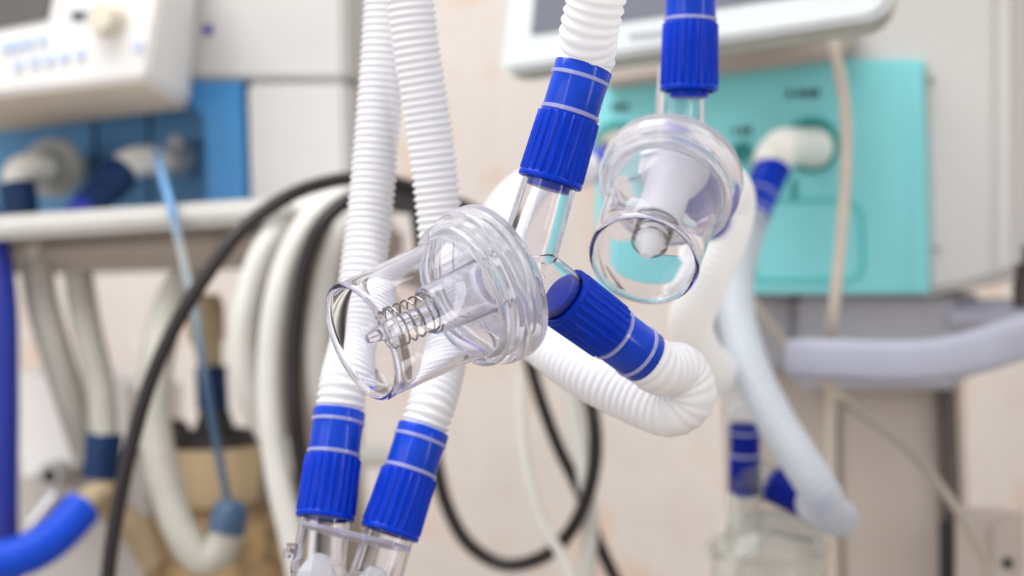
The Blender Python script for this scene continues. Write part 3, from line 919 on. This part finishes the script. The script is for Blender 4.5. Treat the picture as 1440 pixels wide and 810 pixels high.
# thin blue sampling line with capped hose below
sl = MB()
sl.tube([LF.hit(222, 214, 0.05), P(226, 240, 1.36), P(240, 290, 1.30), P(259, 370, 1.30), P(276, 450, 1.30), P(290, 540, 1.305), P(304, 620, 1.31), P(320, 704, 1.31)], 0.0032, seg=12)
tag(sl.build('sampling_line', M['line_blue']), 'thin blue line hanging from the white elbow to the slate cap below', 'tube')
h = thing('absorber_hose', P(260, 790, 1.3), 'beige corrugated hose curving in a U at the bottom, capped in slate blue', 'hose')
hose_mesh([P(268, 380, 1.40), P(240, 430, 1.36), P(222, 500, 1.33), P(216, 580, 1.32), P(232, 680, 1.315), P(258, 755, 1.31), P(284, 786, 1.31), P(306, 778, 1.31), P(320, 745, 1.31), P(322, 728, 1.31)], M['hose_beige'], h, r=0.0135, amp=0.0010)
a = P(318, 748, 1.31); b = P(327, 704, 1.31)
MB().lathe([(0, 0.0115), (0, 0.0142), (0.003, 0.0145), (0.018, 0.0135), (0.023, 0.0105), (0.025, 0.0075), (0.025, 0.0003)], a, b - a, 36).build('end_cap', M['line_slate'], h, )

# white corrugated hoses under the tray
h = thing('circuit_hose', P(52, 345, 1.42), 'beige-white corrugated hose under the tray nearest the left edge', 'hose', 'hoses under the tray')
hose_mesh([P(50, 352, 1.42), P(58, 420, 1.41), P(80, 500, 1.41), P(105, 580, 1.42), P(125, 640, 1.44)], M['hose_beige'], h, r=0.0138, amp=0.0010)
MB().lathe([(0, 0.0155), (0.002, 0.016), (0.013, 0.016), (0.015, 0.014), (0.015, 0.001)], P(49, 342, 1.42), V((0, 0, -1)), 32).build('end_collar', M['fit_ivory'], h)
h = thing('circuit_hose', P(106, 340, 1.42), 'beige-white corrugated hose under the tray that ends in a navy cuff', 'hose', 'hoses under the tray')
hose_mesh([P(106, 335, 1.43), P(112, 400, 1.42), P(124, 470, 1.40), P(140, 540, 1.39), P(147, 615, 1.38)], M['hose_beige'], h, r=0.0122, amp=0.0010)
MB().lathe([(0, 0.012), (0, 0.0142), (0.002, 0.0148), (0.036, 0.0144), (0.038, 0.001)], P(147, 610, 1.38), D(-0.09, 0, -1), 36).build('navy_cuff', M['navy'], h)
h = thing('hose_tee', P(140, 690, 1.38), 'amber-tinted plastic tee joining the navy cuff and the bright blue hose', 'connector')
MB().tube([P(146, 668, 1.38), P(142, 690, 1.375), P(126, 704, 1.36), P(112, 716, 1.35)], 0.0108, seg=24, step=0.004).build('tee_arm', M['amber'], h)
MB().tube([P(140, 690, 1.376), P(165, 722, 1.39), P(196, 752, 1.40), P(215, 790, 1.41)], 0.0125, seg=24, step=0.004).build('tee_arm', M['amber'], h)
h = thing('supply_hose', P(0, 785, 1.30), 'bright blue corrugated hose in the bottom left corner', 'hose')
hose_mesh([P(114, 716, 1.35), P(92, 741, 1.335), P(62, 766, 1.32), P(24, 784, 1.305), P(-20, 790, 1.30), P(-80, 790, 1.30)], M['hose_blue'], h, r=0.0160, amp=0.0008, pitch=0.0048)
h = thing('supply_hose', P(8, 900, 1.36), 'dark blue corrugated hose hanging along the left edge', 'hose')
hose_mesh([P(-22, 300, 1.40), P(-8, 350, 1.385), P(2, 420, 1.38), P(5, 560, 1.38), P(4, 720, 1.385), P(8, 860, 1.39), P(10, 960, 1.39)], M['hose_navy'], h, r=0.0128, amp=0.0007, pitch=0.0045)

# white device with dark knob low on the left
DF = Frame(80, 600, 1.62, 12)
t = thing('suction_unit', DF.hit(90, 820), 'white-topped grey device with a black knob behind the hoses at lower left', 'device')
slab(DF, rpoly([(24, 520), (120, 540), (178, 545), (178, 640), (30, 672)], 8), 0.03, -0.1, 'housing', M['device'], t, 0.008)
lp = DF.poly([(10, 650), (215, 635), (215, 780), (10, 780)], 0.01)
lp[2].z = lp[3].z = P(306, 705, 1.46).z - 0.1245
MB().prism(lp, -DF.n * 0.11).build('lower_housing', M['mach_grey'], t, bevel=0.005)
MB().lathe([(0, 0.013), (0.03, 0.013), (0.034, 0.011), (0.034, 0.0075), (0.026, 0.007), (0.026, 0.0004)], DF.hit(93, 664, 0.02), DF.n, 28).build('knob_collar', M['mach'], t)
MB().lathe([(0, 0.0075), (0.028, 0.0075), (0.03, 0.006), (0.03, 0.0004)], DF.hit(93, 664, 0.02), DF.n, 24).build('knob', M['hole'], t)
MB().tube([P(46, 738, 1.52), P(82, 694, 1.52)], 0.0085, seg=20, spline=False).build('clamp_lever', M['chrome'], t)
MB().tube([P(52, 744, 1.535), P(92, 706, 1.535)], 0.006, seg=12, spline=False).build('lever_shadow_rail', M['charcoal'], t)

# absorber canister
AB = P(306, 705, 1.46)
ab = thing('absorber_canister', V((AB.x, AB.y, AB.z - 0.11)), 'beige-rimmed absorber canister with black top over brown granules', 'canister')
MB().lathe([(-0.004, 0.030), (-0.002, 0.0335), (0.002, 0.0350), (0.042, 0.0385), (0.047, 0.0385), (0.047, 0.0355), (0.02, 0.034), (0.0, 0.02)], AB, V((0, 0, 1)), 56).build('beige_cup', M['pot'], ab)
MB().lathe([(0.020, 0.001), (0.020, 0.0330), (0.050, 0.0345), (0.058, 0.0325), (0.062, 0.027), (0.060, 0.018), (0.073, 0.014), (0.078, 0.0125), (0.078, 0.001)], AB, V((0, 0, 1)), 48,
           mod=lambda a, h, r: 0.0018 * math.sin(7 * a) if r > 0.02 and h > 0.045 else 0).build('black_top', M['charcoal'], ab)
MB().lathe([(0.0, 0.001), (0.0, 0.012), (0.004, 0.014), (0.016, 0.012), (0.020, 0.006), (0.020, 0.0004)], AB + V((-0.030, -0.01, 0.052)), D(-0.3, -0.1, 1), 24).build('lock_lever', M['charcoal'], ab)
MB().lathe([(-0.125, 0.001), (-0.125, 0.060), (-0.120, 0.063), (-0.016, 0.063), (-0.008, 0.058), (-0.005, 0.034), (-0.005, 0.001)], AB, V((0, 0, 1)), 64).build('granule_jar', M['granule'], ab)
cf = AB + V((-0.001, 0, 0.078))
MB().lathe([(0, 0.0115), (0.001, 0.0135), (0.036, 0.0135), (0.038, 0.012), (0.038, 0.001)], cf, D(-0.05, 0, 1), 36).build('navy_cuff', M['navy'], ab)
MB().lathe([(0.037, 0.0105), (0.055, 0.0120), (0.062, 0.0155), (0.088, 0.0165), (0.098, 0.014), (0.1, 0.001)], cf, D(-0.08, 0, 1), 36).build('inlet_dome', M['amber'], ab)
# cart ledge the canister and device stand on
led = [LF.o + LF.e * a + LF.n * b for a, b in ((-0.42, 0.16), (0.16, 0.16), (0.16, -0.30), (-0.42, -0.30))]
for p in led: p.z = AB.z - 0.137
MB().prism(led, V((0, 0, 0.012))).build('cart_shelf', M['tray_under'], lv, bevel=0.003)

# ------------------------------------------------------------------ gas hoses and cables hanging on the left ventilator
def cable(pts, r, m, label, name='gas_hose', cat='hose', group=None, seg=16):
    o = MB().tube(pts, r, seg=seg).build(name, M[m], angle=60)
    return tag(o, label, cat, group)


G = 'coil of gas hoses'
cable([P(650, 300, 1.26), P(600, 272, 1.25), P(560, 258, 1.24), P(500, 251, 1.22), P(440, 262, 1.20), P(390, 285, 1.18), P(338, 325, 1.165), P(292, 385, 1.155), P(250, 452, 1.15), P(212, 535, 1.15), P(184, 630, 1.15),
       P(163, 730, 1.15), P(152, 810, 1.15), P(148, 900, 1.15)], 0.0052, 'black', 'black cable arching over all the white tubes down to the bottom left', group=G)
cable([P(520, 255, 1.33), P(470, 272, 1.31), P(415, 302, 1.30), P(372, 350, 1.29), P(348, 420, 1.285), P(340, 490, 1.285), P(352, 560, 1.29), P(385, 620, 1.31), P(420, 650, 1.33)], 0.0096, 'tube_white',
      'white tube of the hanging coil, outermost, right under the black arch', group=G)
cable([P(530, 262, 1.29), P(480, 278, 1.275), P(437, 312, 1.265), P(404, 370, 1.255), P(386, 440, 1.25), P(379, 520, 1.25), P(382, 600, 1.25), P(393, 680, 1.25), P(409, 750, 1.25), P(428, 840, 1.25)], 0.0098, 'tube_white',
      'white tube of the hanging coil that runs down to behind the clear wye', group=G)
cable([P(540, 270, 1.27), P(490, 282, 1.255), P(455, 312, 1.245), P(432, 360, 1.24), P(419, 430, 1.24), P(413, 510, 1.24), P(416, 590, 1.24), P(425, 660, 1.245), P(440, 740, 1.25), P(450, 830, 1.25)], 0.0062, 'black',
      'black cable running down beside the white tubes, left of the hanging hoses', group=G)
cable([P(545, 285, 1.36), P(500, 300, 1.355), P(470, 350, 1.35), P(452, 430, 1.345), P(447, 520, 1.345), P(462, 600, 1.35), P(500, 640, 1.36), P(545, 640, 1.37)], 0.0085, 'tube_white',
      'white tube of the coil half hidden behind the hanging hoses', group=G)
cable([P(505, 266, 1.285), P(560, 268, 1.285), P(620, 280, 1.29), P(670, 300, 1.30), P(712, 380, 1.31), P(738, 480, 1.32), P(756, 548, 1.32), P(785, 628, 1.32), P(815, 690, 1.32), P(838, 755, 1.32), P(872, 830, 1.32), P(900, 900, 1.32)], 0.0049, 'black',
      'black cable slanting down right from behind the sharp water trap to the bottom', group=G)
cable([P(585, 290, 1.30), P(600, 420, 1.32), P(606, 560, 1.33), P(612, 640, 1.33), P(628, 710, 1.33), P(660, 766, 1.33), P(708, 794, 1.325), P(762, 784, 1.31), P(800, 750, 1.295), P(825, 700, 1.285), P(837, 640, 1.28), P(833, 578, 1.28),
       P(812, 500, 1.30), P(785, 420, 1.33)], 0.0054, 'black', 'black cable hanging in a wide U loop in front of the tiled wall', group=G)
cable([P(795, 470, 1.31), P(807, 575, 1.31), P(824, 680, 1.305), P(830, 735, 1.303), P(826, 800, 1.305), P(822, 880, 1.31)], 0.0062, 'tube_white', 'white tube hanging straight down across the black loop', name='drain_tube', cat='tube')
cable([P(730, 520, 1.27), P(738, 640, 1.27), P(762, 735, 1.27), P(786, 775, 1.27), P(815, 840, 1.27)], 0.0040, 'tube_white', 'thin white tube bending right across the lowest part of the black loop', name='drain_tube', cat='tube')
# clip bundling the hoses behind the hanging pair
ck = thing('hose_clip', P(556, 275, 1.27), 'black clip bundling the gas hoses behind the two hanging hoses', 'clip')
CF = Frame(556, 275, 1.262, 10)
slab(CF, rpoly([(548, 252), (590, 256), (590, 302), (548, 298)], 5), 0.004, -0.004, 'clip_jaw', M['black'], ck, 0.001)
slab(CF, rpoly([(548, 252), (590, 256), (590, 302), (548, 298)], 5), -0.10, -0.108, 'clip_jaw', M['black'], ck, 0.001)
MB().prism(CF.poly([(548, 250), (590, 254), (590, 260), (548, 256)], 0.004), -CF.n * 0.11).build('clip_bridge', M['black'], ck, bevel=0.001)

# ------------------------------------------------------------------ light
def area(name, loc, target, size, power, col=(1, 1, 1), sy=None):
    l = bpy.data.lights.new(name, 'AREA')
    l.energy = power; l.color = col; l.shape = 'RECTANGLE'; l.size = size; l.size_y = sy or size
    o = bpy.data.objects.new(name, l)
    COL.objects.link(o)
    o.location = loc
    o.rotation_euler = (V(target) - V(loc)).to_track_quat('-Z', 'Y').to_euler()
    return o


area('ceiling_light', (-0.55, 0.8, 2.55), (-0.15, 1.1, 1.0), 1.2, 27, (1.0, 0.985, 0.965), 1.0)
area('left_key_light', (-1.7, -0.3, 1.45), (0, 1.1, 1.0), 1.4, 10.5, (0.97, 0.985, 1.0))  # unseen key added from the left, lowered to reach shaded undersides
area('streak_strip', (1.1, 0.05, 1.5), (0.0, 0.75, 1.1), 0.14, 5, (1.0, 0.99, 0.98), 1.3)  # strip lamp added at the right to put streaks on clear plastic
area('streak_strip', (-0.75, -0.35, 1.5), (0.0, 0.75, 1.1), 0.10, 3.2, (1.0, 1.0, 1.0), 1.3)  # second added strip, behind left of the camera, for upright streaks
wd = bpy.data.worlds.new('room_light')
sc.world = wd
wd.use_nodes = True
nt = wd.node_tree
bg = nt.nodes['Background']
tc = nt.nodes.new('ShaderNodeTexCoord'); sx = nt.nodes.new('ShaderNodeSeparateXYZ')
rp = nt.nodes.new('ShaderNodeValToRGB'); mr = nt.nodes.new('ShaderNodeMapRange')
mr.inputs['From Min'].default_value = -1; mr.inputs['From Max'].default_value = 1
nt.links.new(tc.outputs['Generated'], sx.inputs[0]); nt.links.new(sx.outputs['Z'], mr.inputs['Value'])
nt.links.new(mr.outputs[0], rp.inputs['Fac']); nt.links.new(rp.outputs['Color'], bg.inputs['Color'])
el = rp.color_ramp.elements
el[0].position = 0.2; el[0].color = (0.42, 0.39, 0.36, 1)
el[1].position = 0.75; el[1].color = (1.0, 0.99, 0.98, 1)
bg.inputs['Strength'].default_value = 0.82

sc.view_settings.view_transform = 'Standard'
sc.view_settings.exposure = 0.06
cy = sc.cycles
cy.use_denoising = True
cy.max_bounces = 24; cy.transmission_bounces = 20; cy.transparent_max_bounces = 24; cy.glossy_bounces = 8; cy.diffuse_bounces = 5
cy.sample_clamp_indirect = 6.0
cy.blur_glossy = 0.6

for o in bpy.data.objects:
    if '_o' in o.keys(): del o['_o']
